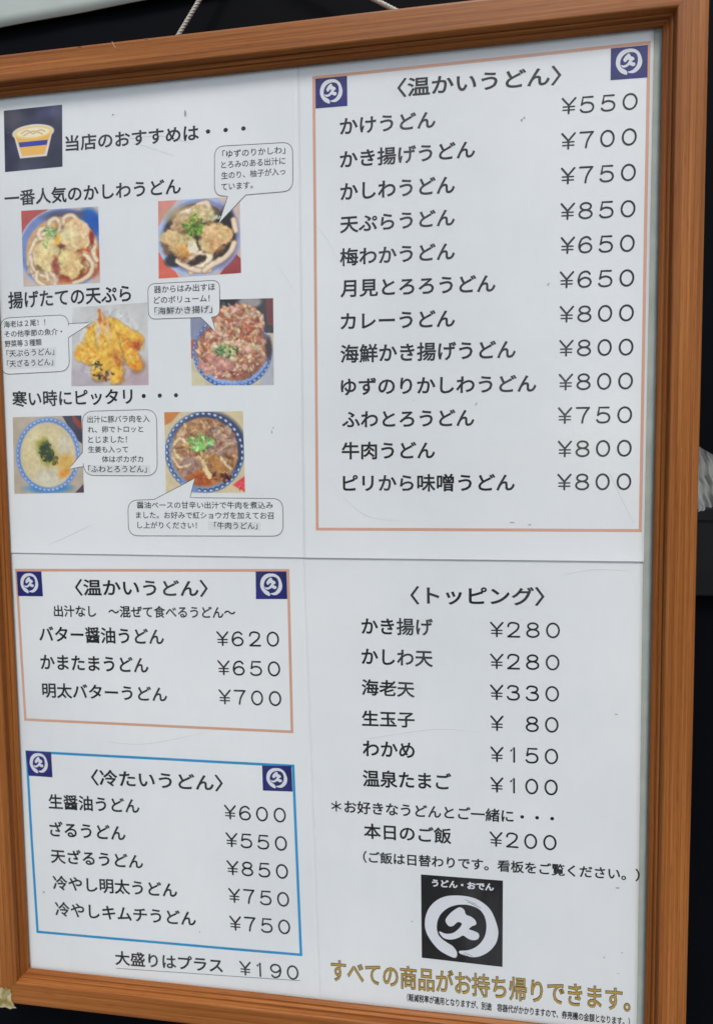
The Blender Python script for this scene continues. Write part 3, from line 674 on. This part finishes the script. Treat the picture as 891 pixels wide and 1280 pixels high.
# ---- the printed food photographs (flat print: colour per vertex of a fine grid)
NP = 132
GX, GY = np.meshgrid((np.arange(NP) + .5) / NP, (np.arange(NP) + .5) / NP)
def vnoise(sc, seed):
    r = np.random.RandomState(seed); n = int(sc) + 3; g = r.rand(n, n)
    x, y = GX * sc, GY * sc; i, j = x.astype(int), y.astype(int); fx, fy = x - i, y - j
    fx = fx * fx * (3 - 2 * fx); fy = fy * fy * (3 - 2 * fy)
    return (g[j, i] * (1 - fx) + g[j, i + 1] * fx) * (1 - fy) + (g[j + 1, i] * (1 - fx) + g[j + 1, i + 1] * fx) * fy
def fbm(sc, seed): return (vnoise(sc, seed) + .5 * vnoise(sc * 2, seed + 1) + .25 * vnoise(sc * 4, seed + 2)) / 1.75
class Pic:
    def __init__(s, c, seed): s.a = np.ones((NP, NP, 3)) * np.array(c, float); s.r = random.Random(seed); s.s = seed
    def put(s, m, c):
        m = np.clip(m, 0, 1)[..., None]; s.a = s.a * (1 - m) + (np.array(c, float) if not isinstance(c, np.ndarray) else c) * m
    def ell(s, cx, cy, rx, ry, c, soft=.03, ang=0, wob=0):
        ca, sa = math.cos(ang), math.sin(ang); dx, dy = GX - cx, GY - cy; u = (dx * ca + dy * sa) / rx; v = (-dx * sa + dy * ca) / ry
        d = np.sqrt(u * u + v * v)
        if wob: s.s += 3; d = d + wob * (fbm(9, s.s) - .5)
        s.put((1 - d) / (soft / min(rx, ry)) + .5, c)
    def poly(s, pts, c):
        m = np.ones_like(GX); n = len(pts)
        for i in range(n):
            (x0, y0), (x1, y1) = pts[i], pts[(i + 1) % n]; L = math.hypot(x1 - x0, y1 - y0)
            m = np.minimum(m, ((x1 - x0) * (GY - y0) - (y1 - y0) * (GX - x0)) / L / .01 + .5)
        s.put(m, c)
    def line(s, pts, w, c, soft=.012):
        P = catmull(pts, 5); d = np.full_like(GX, 9.)
        for (x0, y0), (x1, y1) in zip(P[:-1], P[1:]):
            L2 = (x1 - x0) ** 2 + (y1 - y0) ** 2 + 1e-9; t = np.clip(((GX - x0) * (x1 - x0) + (GY - y0) * (y1 - y0)) / L2, 0, 1)
            d = np.minimum(d, np.hypot(GX - x0 - t * (x1 - x0), GY - y0 - t * (y1 - y0)))
        s.put((w / 2 - d) / soft + .5, c)
    def noodle(s, pts, w=.05, c=(222, 202, 172)):
        s.line(pts, w * 1.3, (176, 146, 112), .03); s.line(pts, w * .9, c, .02); s.line([(x - w * .1, y - w * .12) for x, y in pts], w * .22, (236, 224, 204), .03)
    def bits(s, n, cx, cy, rx, ry, cols, r0, r1, soft=.01):
        for _ in range(n):
            a = s.r.uniform(0, 6.28); q = math.sqrt(s.r.random()); c = s.r.choice(cols); k = s.r.uniform(-14, 14)
            L = s.r.uniform(r0, r1); an = s.r.uniform(0, 3.14); x, y = cx + rx * q * math.cos(a), cy + ry * q * math.sin(a)
            if r1 > .035: s.ell(x + .006, y + .009, L * 1.1, L * .55, tuple(v * .72 for v in c), soft, an)
            s.ell(x, y, L, L * s.r.uniform(.35, .7), tuple(v + k for v in c), soft, an)
    def lump(s, cx, cy, rx, ry, c, sh=(168, 128, 82), ang=0):
        s.ell(cx + .01, cy + .025, rx * 1.04, ry * 1.04, tuple(x * .7 for x in sh), .06, ang, .9)
        s.ell(cx, cy, rx, ry, c, .035, ang, 1.1)
        for k in range(5):
            a = s.r.uniform(0, 6.28); s.ell(cx + rx * .62 * math.cos(a), cy + ry * .62 * math.sin(a), rx * s.r.uniform(.35, .55), ry * s.r.uniform(.35, .55), tuple(x + s.r.uniform(-10, 12) for x in c), .04, a, 1.2)
        for k in range(9):
            x, y = cx + s.r.uniform(-.7, .7) * rx, cy + s.r.uniform(-.7, .7) * ry; a = s.r.uniform(0, 3.14); L = s.r.uniform(.02, .06)
            s.line([(x, y), (x + L * math.cos(a), y + L * math.sin(a)), (x + L * 1.6 * math.cos(a + .5), y + L * 1.6 * math.sin(a + .5))], .012, tuple((u * .6 + v * .4) for u, v in zip(sh, c)), .03)
        s.bits(12, cx, cy, rx * .8, ry * .8, [tuple(min(255, x + 12) for x in c), tuple((x + y) / 2 for x, y in zip(c, sh))], .012, .03, .03)
        s.ell(cx - rx * .25, cy - ry * .35, rx * .4, ry * .3, tuple(min(255, x + 14) for x in c), .1)
    def rim(s, cx, cy, rx, ry, col, dark, n, w=.07):
        for i in range(n):
            a = 2 * math.pi * i / n; x, y = cx + rx * math.cos(a), cy + ry * math.sin(a)
            s.ell(x, y, w * .5, w * .38, dark, .012, a + 1.57); s.ell(x + .006 * math.cos(a), y + .006 * math.sin(a), w * .3, w * .2, col, .01, a + 1.57)
    def organic(s, cx, cy, rx, ry, warp=.022, tex=34):
        # ragged, crumbly detail inside the bowl: domain warp plus several octaves of light and dark
        u = np.clip((1 - np.hypot((GX - cx) / rx, (GY - cy) / ry)) / .12, 0, 1)
        wx = (fbm(11, s.s + 70) - .5) * 2 * warp + (fbm(26, s.s + 71) - .5) * warp; wy = (fbm(11, s.s + 72) - .5) * 2 * warp + (fbm(26, s.s + 73) - .5) * warp
        X = np.clip((GX + wx * u) * NP - .5, 0, NP - 1.001); Y = np.clip((GY + wy * u) * NP - .5, 0, NP - 1.001); i, j = X.astype(int), Y.astype(int); fx, fy = (X - i)[..., None], (Y - j)[..., None]
        a = s.a; s.a = (a[j, i] * (1 - fx) + a[j, i + 1] * fx) * (1 - fy) + (a[j + 1, i] * (1 - fx) + a[j + 1, i + 1] * fx) * fy
        n = fbm(20, s.s + 80); n2 = fbm(34, s.s + 81); ridge = 1 - np.abs(2 * vnoise(16, s.s + 82) - 1)
        k = ((n - .5) * 1.3 + (n2 - .5) * .9 - np.clip(ridge - .86, 0, 1) * 2.2) * u * tex
        s.a = s.a + k[..., None] * np.array((1, .92, .8))
    def grain(s, amp, sc, seed):
        g = (fbm(sc, seed) - .5) * amp; s.a = s.a + g[..., None]
PI_ = math.pi
def pic1():
    p = Pic((196, 182, 172), 11); p.poly([(-.1, -.1), (.45, -.1), (.2, .18), (-.1, .5)], (176, 84, 70))
    p.ell(.52, .54, .57, .55, (176, 184, 206), .012); p.ell(.52, .54, .55, .53, (122, 140, 184), .03); p.ell(.86, .22, .16, .2, (38, 96, 168), .06)
    p.ell(.55, .1, .26, .07, (92, 88, 112), .05); p.ell(.52, .57, .47, .46, (206, 164, 116), .02); p.ell(.86, .7, .17, .22, (196, 96, 48), .08); p.ell(.6, .86, .3, .1, (160, 76, 44), .06)
    p.bits(60, .22, .76, .14, .16, [(228, 212, 186), (216, 190, 150), (200, 160, 110)], .015, .05, .03); p.bits(30, .86, .68, .1, .2, [(226, 206, 176), (206, 140, 84), (180, 84, 50)], .015, .045, .03)
    for q in ([(.08, .7), (.1, .56), (.14, .46), (.22, .36), (.34, .3)], [(.12, .8), (.13, .66), (.2, .5)], [(.1, .62), (.14, .76), (.24, .86), (.34, .88), (.4, .98)], [(.16, .56), (.18, .7), (.3, .78), (.4, .88), (.42, .98)],
              [(.28, 1.0), (.18, .92), (.2, .82), (.3, .8), (.33, .92)], [(.8, .62), (.9, .72), (.88, .86), (.78, .94), (.66, .98)], [(.86, .34), (.94, .46), (.92, .6), (.96, .7)], [(.36, .3), (.36, .18), (.45, .13), (.51, .22), (.48, .3)], [(.55, .24), (.56, .13), (.66, .1), (.74, .18)]): p.noodle(q, .052)
    p.noodle([(.22, .34), (.24, .26), (.34, .25), (.4, .32), (.36, .4), (.26, .4), (.22, .34)], .04)
    p.lump(.34, .58, .17, .2, (222, 204, 152), (190, 152, 92), .5); p.lump(.7, .36, .18, .21, (222, 200, 158), (192, 150, 98)); p.lump(.63, .72, .16, .18, (220, 198, 146), (186, 144, 84), .3)
    p.ell(.47, .42, .05, .09, (222, 178, 88), .05); p.ell(.52, .5, .05, .03, (96, 60, 40), .03); p.ell(.43, .72, .03, .09, (150, 62, 36), .04); p.ell(.9, .4, .035, .1, (140, 50, 40), .03)
    p.bits(46, .36, .3, .12, .08, [(136, 172, 104), (104, 146, 76), (172, 194, 140)], .01, .024); p.bits(16, .3, .42, .05, .1, [(130, 170, 90), (160, 190, 120)], .008, .02); p.organic(.52, .57, .46, .45); p.grain(20, 14, 3); return p.a
def pic2():
    p = Pic((204, 184, 174), 12); p.poly([(-.1, -.1), (.3, -.1), (.05, .3), (-.1, .4)], (206, 146, 134)); p.poly([(-.1, .62), (.1, .7), (.3, 1.1), (-.1, 1.1)], (204, 106, 84)); p.poly([(.75, .98), (.94, .74), (1.1, .95), (.7, 1.1)], (150, 70, 70))
    p.ell(.5, .49, .51, .52, (178, 190, 216), .012); p.ell(.5, .49, .47, .48, (138, 154, 196), .03); p.ell(.75, .5, .22, .4, (126, 116, 150), .08); p.ell(.48, .49, .42, .43, (58, 48, 38), .03); p.ell(.4, .2, .3, .12, (188, 168, 128), .1)
    p.ell(.84, .42, .1, .28, (30, 26, 28), .04); p.ell(.2, .78, .12, .08, (26, 30, 34), .04)
    for q in ([(.3, .82), (.4, .74), (.52, .7), (.63, .74), (.6, .84), (.48, .88), (.4, .94)], [(.24, .78), (.34, .86), (.46, .92), (.62, .93)], [(.56, .93), (.66, .86), (.78, .8), (.88, .7), (.92, .6)], [(.2, .3), (.3, .18), (.46, .12)], [(.5, .08), (.6, .06), (.62, .14)], [(.92, .3), (.94, .44)]): p.noodle(q, .06, (226, 208, 186))
    p.lump(.24, .5, .18, .16, (206, 182, 134), (170, 128, 76)); p.lump(.3, .3, .12, .1, (196, 170, 130), (150, 108, 70)); p.lump(.68, .5, .19, .18, (218, 184, 138), (184, 136, 88)); p.lump(.56, .2, .12, .1, (204, 186, 146), (160, 132, 90)); p.lump(.32, .66, .1, .08, (206, 164, 104), (168, 112, 60))
    p.ell(.42, .62, .06, .1, (226, 214, 190), .02, -.5)
    p.bits(90, .43, .33, .12, .14, [(120, 158, 60), (92, 130, 44), (150, 182, 84), (72, 110, 36)], .01, .028); p.bits(8, .74, .25, .05, .03, [(200, 214, 200)], .008, .02); p.organic(.48, .49, .42, .43, .026, 44); p.grain(20, 14, 5); return p.a
def pic3():
    p = Pic((200, 200, 198), 13); g = fbm(4, 44); p.a += (g[..., None] - .5) * 30; p.ell(.84, .86, .3, .2, (184, 168, 172), .2); p.ell(.1, .95, .3, .2, (182, 174, 180), .2)
    Y, O = (226, 184, 84), (214, 150, 52)
    def piece(P, w, col=Y):
        p.line([(x + .012, y + .02) for x, y in P], w * 1.06, tuple(v * .74 for v in (196, 160, 110)), .07); p.line(P, w, col, .03)
        C = catmull(P, 5)
        for _ in range(46):
            x, y = p.r.choice(C); x += p.r.uniform(-.5, .5) * w; y += p.r.uniform(-.5, .5) * w; L = p.r.uniform(.012, .034)
            p.ell(x, y, L, L * .55, tuple(v + p.r.uniform(-10, 10) for v in p.r.choice([Y, O, (234, 206, 122), (220, 172, 70), (228, 192, 96)])), .02, p.r.uniform(0, 3.1))
    piece([(.32, .3), (.24, .42), (.2, .52)], .15); piece([(.16, .54), (.12, .58), (.22, .64)], .15, (222, 184, 98)); piece([(.5, .24), (.66, .34), (.84, .46)], .17)
    piece([(.62, .44), (.74, .58), (.84, .74)], .17, O); piece([(.3, .56), (.36, .7), (.36, .84)], .17); piece([(.4, .28), (.44, .5), (.46, .7)], .19); piece([(.52, .4), (.58, .62), (.58, .9)], .15)
    p.ell(.36, .3, .035, .14, (214, 198, 176), .04); p.ell(.46, .26, .03, .15, (216, 190, 150), .04, -.3); p.line([(.36, .06), (.38, .2)], .04, (196, 128, 60), .02); p.line([(.42, .1), (.44, .24)], .03, (206, 148, 84), .02)
    p.ell(.84, .5, .06, .05, (180, 92, 34), .05); p.ell(.6, .66, .04, .1, (178, 116, 60), .05, -.3)
    p.bits(44, .42, .86, .12, .07, [(70, 54, 34), (48, 44, 30), (170, 110, 50), (208, 180, 120)], .01, .03); p.bits(12, .33, .73, .05, .04, [(50, 50, 40), (90, 80, 50)], .008, .025); p.organic(.5, .52, .47, .5, .03, 34); p.grain(18, 12, 7); return p.a
def pic4():
    p = Pic((196, 186, 160), 14); p.poly([(-.1, -.1), (1.1, -.1), (1.1, .4), (-.1, .4)], (44, 42, 44)); p.poly([(-.1, .2), (.3, .2), (.3, .5), (-.1, .6)], (140, 146, 164)); p.poly([(-.1, .5), (.3, .38), (.26, .6), (-.1, .72)], (176, 100, 66))
    p.ell(.72, .04, .14, .07, (150, 146, 146), .03); p.poly([(.9, -.1), (1.1, -.1), (1.1, .36), (.92, .3)], (110, 40, 42)); p.bits(14, .42, .06, .1, .05, [(170, 170, 168), (60, 60, 60)], .012, .03)
    p.poly([(-.1, .75), (.15, .9), (.2, 1.1), (-.1, 1.1)], (206, 198, 168)); p.poly([(.9, .7), (1.1, .4), (1.1, 1.1), (.8, 1.1)], (176, 176, 182))
    p.ell(.5, .62, .47, .42, (52, 92, 152), .012); p.ell(.5, .6, .465, .38, (150, 172, 206), .012); p.ell(.5, .59, .44, .355, (150, 104, 84), .02); p.rim(.5, .61, .46, .4, (170, 188, 216), (60, 94, 156), 46, .05)
    for k in range(26): a = PI_ * (k + .5) / 26; p.ell(.5 + .4 * math.cos(a), .66 + .33 * math.sin(a), .02, .012, (140, 164, 206), .01)
    B = [(218, 180, 150), (200, 146, 112), (230, 206, 176), (178, 112, 80), (212, 192, 152), (222, 182, 166)]
    p.ell(.58, .3, .3, .23, (176, 118, 92), .04, 0, .5); p.bits(340, .58, .28, .3, .21, B, .01, .04, .015); p.bits(420, .5, .6, .41, .29, B, .01, .038, .015); p.bits(60, .3, .74, .2, .14, [(226, 180, 168), (214, 160, 144)], .015, .04, .02)
    p.bits(40, .62, .34, .26, .14, [(150, 76, 50), (130, 70, 50), (186, 110, 76)], .01, .03, .015); p.bits(20, .4, .88, .2, .05, [(140, 70, 56), (220, 190, 170)], .012, .03)
    p.ell(.94, .58, .035, .12, (50, 30, 34), .03); p.bits(60, .42, .6, .15, .07, [(70, 120, 62), (48, 92, 48), (120, 160, 90), (196, 204, 150)], .01, .026); p.organic(.52, .52, .46, .5, .022, 46); p.grain(20, 16, 9); return p.a
def pic5():
    p = Pic((182, 172, 156), 15); p.poly([(.66, -.1), (1.1, -.1), (1.1, .44), (.9, .3)], (62, 62, 80)); p.poly([(.86, -.02), (1.0, .1), (.98, .2), (.88, .08)], (140, 66, 50)); p.poly([(.76, 1.1), (1.1, .78), (1.1, 1.1)], (88, 72, 90))
    p.ell(.5, .5, .465, .485, (142, 164, 202), .012); p.ell(.5, .93, .3, .06, (70, 136, 190), .05); p.rim(.5, .5, .43, .45, (176, 196, 222), (104, 128, 180), 44, .062); p.ell(.5, .5, .395, .415, (206, 194, 158), .015)
    p.ell(.4, .35, .2, .2, (208, 198, 160), .1); p.ell(.52, .8, .2, .12, (206, 200, 180), .08); p.ell(.74, .36, .1, .12, (206, 198, 176), .07); p.ell(.75, .6, .14, .1, (206, 172, 106), .1); p.ell(.72, .74, .08, .05, (204, 148, 70), .05, -.4)
    p.ell(.48, .46, .12, .17, (160, 156, 74), .06, -.5, .5); p.ell(.49, .46, .085, .13, (44, 66, 42), .04, -.4, .7); p.bits(40, .49, .46, .1, .13, [(50, 70, 40), (30, 52, 40), (110, 116, 50)], .01, .03); p.bits(12, .6, .58, .06, .05, [(120, 110, 40), (90, 90, 40)], .01, .03); p.organic(.5, .5, .4, .41, .02, 20); p.grain(20, 9, 13); return p.a
def pic6():
    p = Pic((206, 192, 158), 16); p.poly([(-.1, -.1), (.3, -.1), (.1, .12), (-.1, .22)], (196, 132, 76)); p.poly([(.84, .9), (1.1, .72), (1.1, 1.05)], (214, 96, 100)); p.bits(14, .95, .9, .05, .07, [(226, 120, 120), (190, 60, 70)], .01, .03)
    p.ell(.5, .5, .5, .5, (128, 152, 186), .012); p.ell(.56, .42, .46, .42, (70, 78, 104), .05); p.rim(.5, .5, .47, .468, (188, 204, 220), (56, 70, 108), 40, .068); p.ell(.3, .9, .12, .05, (116, 150, 200), .04, .6); p.ell(.5, .5, .42, .425, (176, 134, 98), .015)
    B = [(196, 158, 116), (170, 128, 92), (216, 186, 142), (200, 168, 138), (146, 100, 72), (198, 160, 96)]
    p.bits(460, .5, .48, .4, .39, B, .01, .042, .015); p.bits(70, .72, .34, .17, .2, [(206, 178, 156), (186, 156, 140), (160, 126, 110)], .02, .05, .02); p.ell(.3, .66, .12, .12, (156, 128, 120), .05, .4); p.ell(.46, .82, .18, .09, (158, 88, 42), .05)
    for q in ([(.1, .56), (.2, .68), (.3, .64)], [(.12, .48), (.22, .58)], [(.12, .4), (.2, .32), (.3, .38)], [(.66, .62), (.76, .76)], [(.72, .58), (.82, .7)]): p.noodle(q, .035, (206, 184, 146))
    p.poly([(.53, .58), (.64, .52), (.78, .7), (.68, .78)], (176, 132, 84)); p.line([(.47, .62), (.57, .79)], .055, (226, 204, 160)); p.bits(30, .72, .8, .12, .06, [(80, 42, 34), (110, 60, 44), (170, 120, 90)], .012, .03)
    p.bits(80, .45, .38, .15, .11, [(122, 184, 92), (90, 160, 70), (158, 208, 130), (184, 216, 170)], .012, .032); p.organic(.5, .5, .42, .43, .024, 50); p.grain(20, 15, 17); return p.a
PHOTOM = bpy.data.materials.new('printed_photo'); PHOTOM.use_nodes = True
at = PHOTOM.node_tree.nodes.new('ShaderNodeVertexColor'); at.layer_name = 'ink'
PHOTOM.node_tree.links.new(at.outputs[0], PHOTOM.node_tree.nodes['Principled BSDF'].inputs['Base Color']); PHOTOM.node_tree.nodes['Principled BSDF'].inputs['Roughness'].default_value = .5
def colour_grid(name, q, a, key, lift, label=None):
    zf = zo(key, lift); n = a.shape[0]; vs = []
    for j in range(n):
        for i in range(n):
            x, y = quad_uv(q, i / (n - 1), j / (n - 1)); vs.append(V(x, y, zf(x, y)))
    fs = [(j * n + i, (j + 1) * n + i, (j + 1) * n + i + 1, j * n + i + 1) for j in range(n - 1) for i in range(n - 1)]
    me = mesh(name, vs, fs); c = np.clip(a, 0, 255) / 255; g_ = c.mean(-1, keepdims=True); c = np.clip(g_ + (c - g_) * 1.12, 0, 1); c = np.clip(.56 + (c - .56) * 1.13, .015, .97); c = np.where(c <= .04045, c / 12.92, ((c + .055) / 1.055) ** 2.4)
    ca = me.color_attributes.new('ink', 'FLOAT_COLOR', 'POINT'); ca.data.foreach_set('color', np.concatenate([c.reshape(-1, 3), np.ones((n * n, 1))], 1).astype(np.float32).ravel())
    o = part(name, me, PHOTOM, SH[key][0])
    if label: o['label'] = label
    return o
PL = ['photo of udon with three tempura chicken lumps in a blue bowl', 'photo of dark broth udon with seaweed and green onion', 'photo of golden shrimp and vegetable tempura on paper', 'photo of a tall seafood fritter in a patterned bowl', 'photo of an egg-topped bowl with dark green centre', 'photo of beef udon with green onion in a patterned bowl']
for q, fn, lb in zip(PHOTOS, (pic1, pic2, pic3, pic4, pic5, pic6), PL): colour_grid('food_photo', q, fn(), 'UL', .05, lb)
def pic_square():
    p = Pic((44, 44, 66), 21); g = fbm(5, 60); p.a += (g[..., None] - .5) * 46; p.ell(.12, .14, .2, .2, (78, 74, 82), .2); p.ell(.85, .1, .2, .1, (74, 74, 104), .15)
    p.poly([(.16, .38), (.84, .38), (.73, .80), (.27, .80)], (222, 216, 208)); p.ell(.5, .40, .36, .13, (222, 216, 208), .012)
    p.poly([(.19, .42), (.81, .42), (.69, .765), (.31, .765)], (224, 180, 92)); p.ell(.5, .40, .325, .10, (236, 202, 124), .012); p.ell(.5, .40, .28, .075, (240, 226, 196), .012)
    p.poly([(.25, .54), (.75, .54), (.73, .62), (.27, .62)], (32, 56, 150))
    for q in ([(.3, .4), (.4, .36), (.5, .42), (.62, .37), (.7, .4)], [(.34, .44), (.5, .38), (.66, .44)]): p.line(q, .022, (206, 178, 140))
    return p.a
colour_grid('picture_square', MASC, pic_square(), 'UL', .05, 'navy picture square with a yellow bowl')

# ---- speech bubbles
def bubble(spec, edge, rad, bow=0.0):
    Q = [Vector(p) for p in spec[:4]]; ta, tip, tb = (Vector(p) for p in spec[4:]); P = []
    for i in range(4):
        c, pv, nx_ = Q[i], Q[i - 1], Q[(i + 1) % 4]; d0, d1 = (pv - c).normalized(), (nx_ - c).normalized()
        a, b = c + d0 * rad, c + d1 * rad
        for s in range(9):
            t = s / 8; P.append(tuple(a * (1 - t) ** 2 + c * 2 * t * (1 - t) + b * t * t))
        if i == edge:
            u = (nx_ - c); pr = sorted((ta, tb), key=lambda w: (w - c).dot(u))
            P += [tuple(pr[0]), tuple(tip), tuple(pr[1])]
    body = part('speech_bubble', poly_mesh('speech_bubble', [P], 0, 1, zo('UL', .09)), WHITEPAPER, SH['UL'][0])
    P = [q for k in range(len(P)) for q in [tuple(Vector(P[k]).lerp(Vector(P[(k + 1) % len(P)]), s / max(1, int((Vector(P[k]) - Vector(P[(k + 1) % len(P)])).length / 4))) ) for s in range(max(1, int((Vector(P[k]) - Vector(P[(k + 1) % len(P)])).length / 4)))]]
    v, f = ribbon(P, .42, True)
    part('outline', mesh('outline', [V(w[0], w[1], zo('UL', .115)(w[0], w[1])) for w in v], f), THIN_INK, body)
WHITEPAPER = mat('bubble_white', (0.775, 0.80, 0.80), .55, .25)
for s, e, r_ in zip(BUBBLES, (2, 2, 1, 3, 0), (6.5, 5, 7, 8, 7)): bubble(s, e, r_)
for q in HILITES: print_square('highlight', q, HILITE, 'UL', .1)

# ---- faint creases: shaded and lit sides painted as flat strips
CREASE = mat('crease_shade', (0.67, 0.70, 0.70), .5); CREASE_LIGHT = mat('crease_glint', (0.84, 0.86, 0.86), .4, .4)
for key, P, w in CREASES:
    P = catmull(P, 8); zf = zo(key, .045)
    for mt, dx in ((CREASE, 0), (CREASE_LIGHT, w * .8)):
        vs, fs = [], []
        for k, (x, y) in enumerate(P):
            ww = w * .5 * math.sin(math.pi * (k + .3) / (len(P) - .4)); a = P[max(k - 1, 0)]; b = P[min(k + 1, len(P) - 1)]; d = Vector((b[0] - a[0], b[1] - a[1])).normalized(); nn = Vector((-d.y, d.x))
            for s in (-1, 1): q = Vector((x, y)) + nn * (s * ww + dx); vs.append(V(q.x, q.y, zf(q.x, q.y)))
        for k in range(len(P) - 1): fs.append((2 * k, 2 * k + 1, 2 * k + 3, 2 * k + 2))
        part('painted_crease', mesh('painted_crease', vs, fs), mt, SH[key][0])

# ---- small marks on the sheets: specks, scuffs, pen ticks
MARK = mat('grey_scuff', (0.36, 0.37, 0.38), .7)
def scuff(key, x, y, l, w, ang, r):
    pts = []
    for i in range(10):
        a = 2 * math.pi * i / 10; k = r.uniform(.6, 1.1); u, v = l * k * math.cos(a), w * k * math.sin(a)
        pts.append((x + u * math.cos(ang) - v * math.sin(ang), y + u * math.sin(ang) + v * math.cos(ang)))
    return pts
r = random.Random(4); marks = {'UL': [], 'UR': [], 'LL': [], 'LR': []}
for key, x, y, l, w, a in MARKS: marks[key].append(scuff(key, x, y, l, w, a, r))
BX = {'UL': (-195, -5, 5, 285), 'UR': (5, 195, 0, 285), 'LL': (-195, -5, -285, -8), 'LR': (8, 190, -285, -8)}
for key, (a0, a1, b0, b1) in BX.items():
    for _ in range(12): marks[key].append(scuff(key, r.uniform(a0, a1), r.uniform(b0, b1), r.uniform(.12, .4), r.uniform(.1, .2), r.uniform(0, 3), r))
    o = part('scuff_marks', poly_mesh('scuff_marks', marks[key], 0, 0, zo(key, .2)), MARK, SH[key][0]); o['kind'] = 'stuff'
for o in bpy.data.objects:
    if o.type == 'MESH' and o.parent and o.name.startswith('menu_sheet'): pass
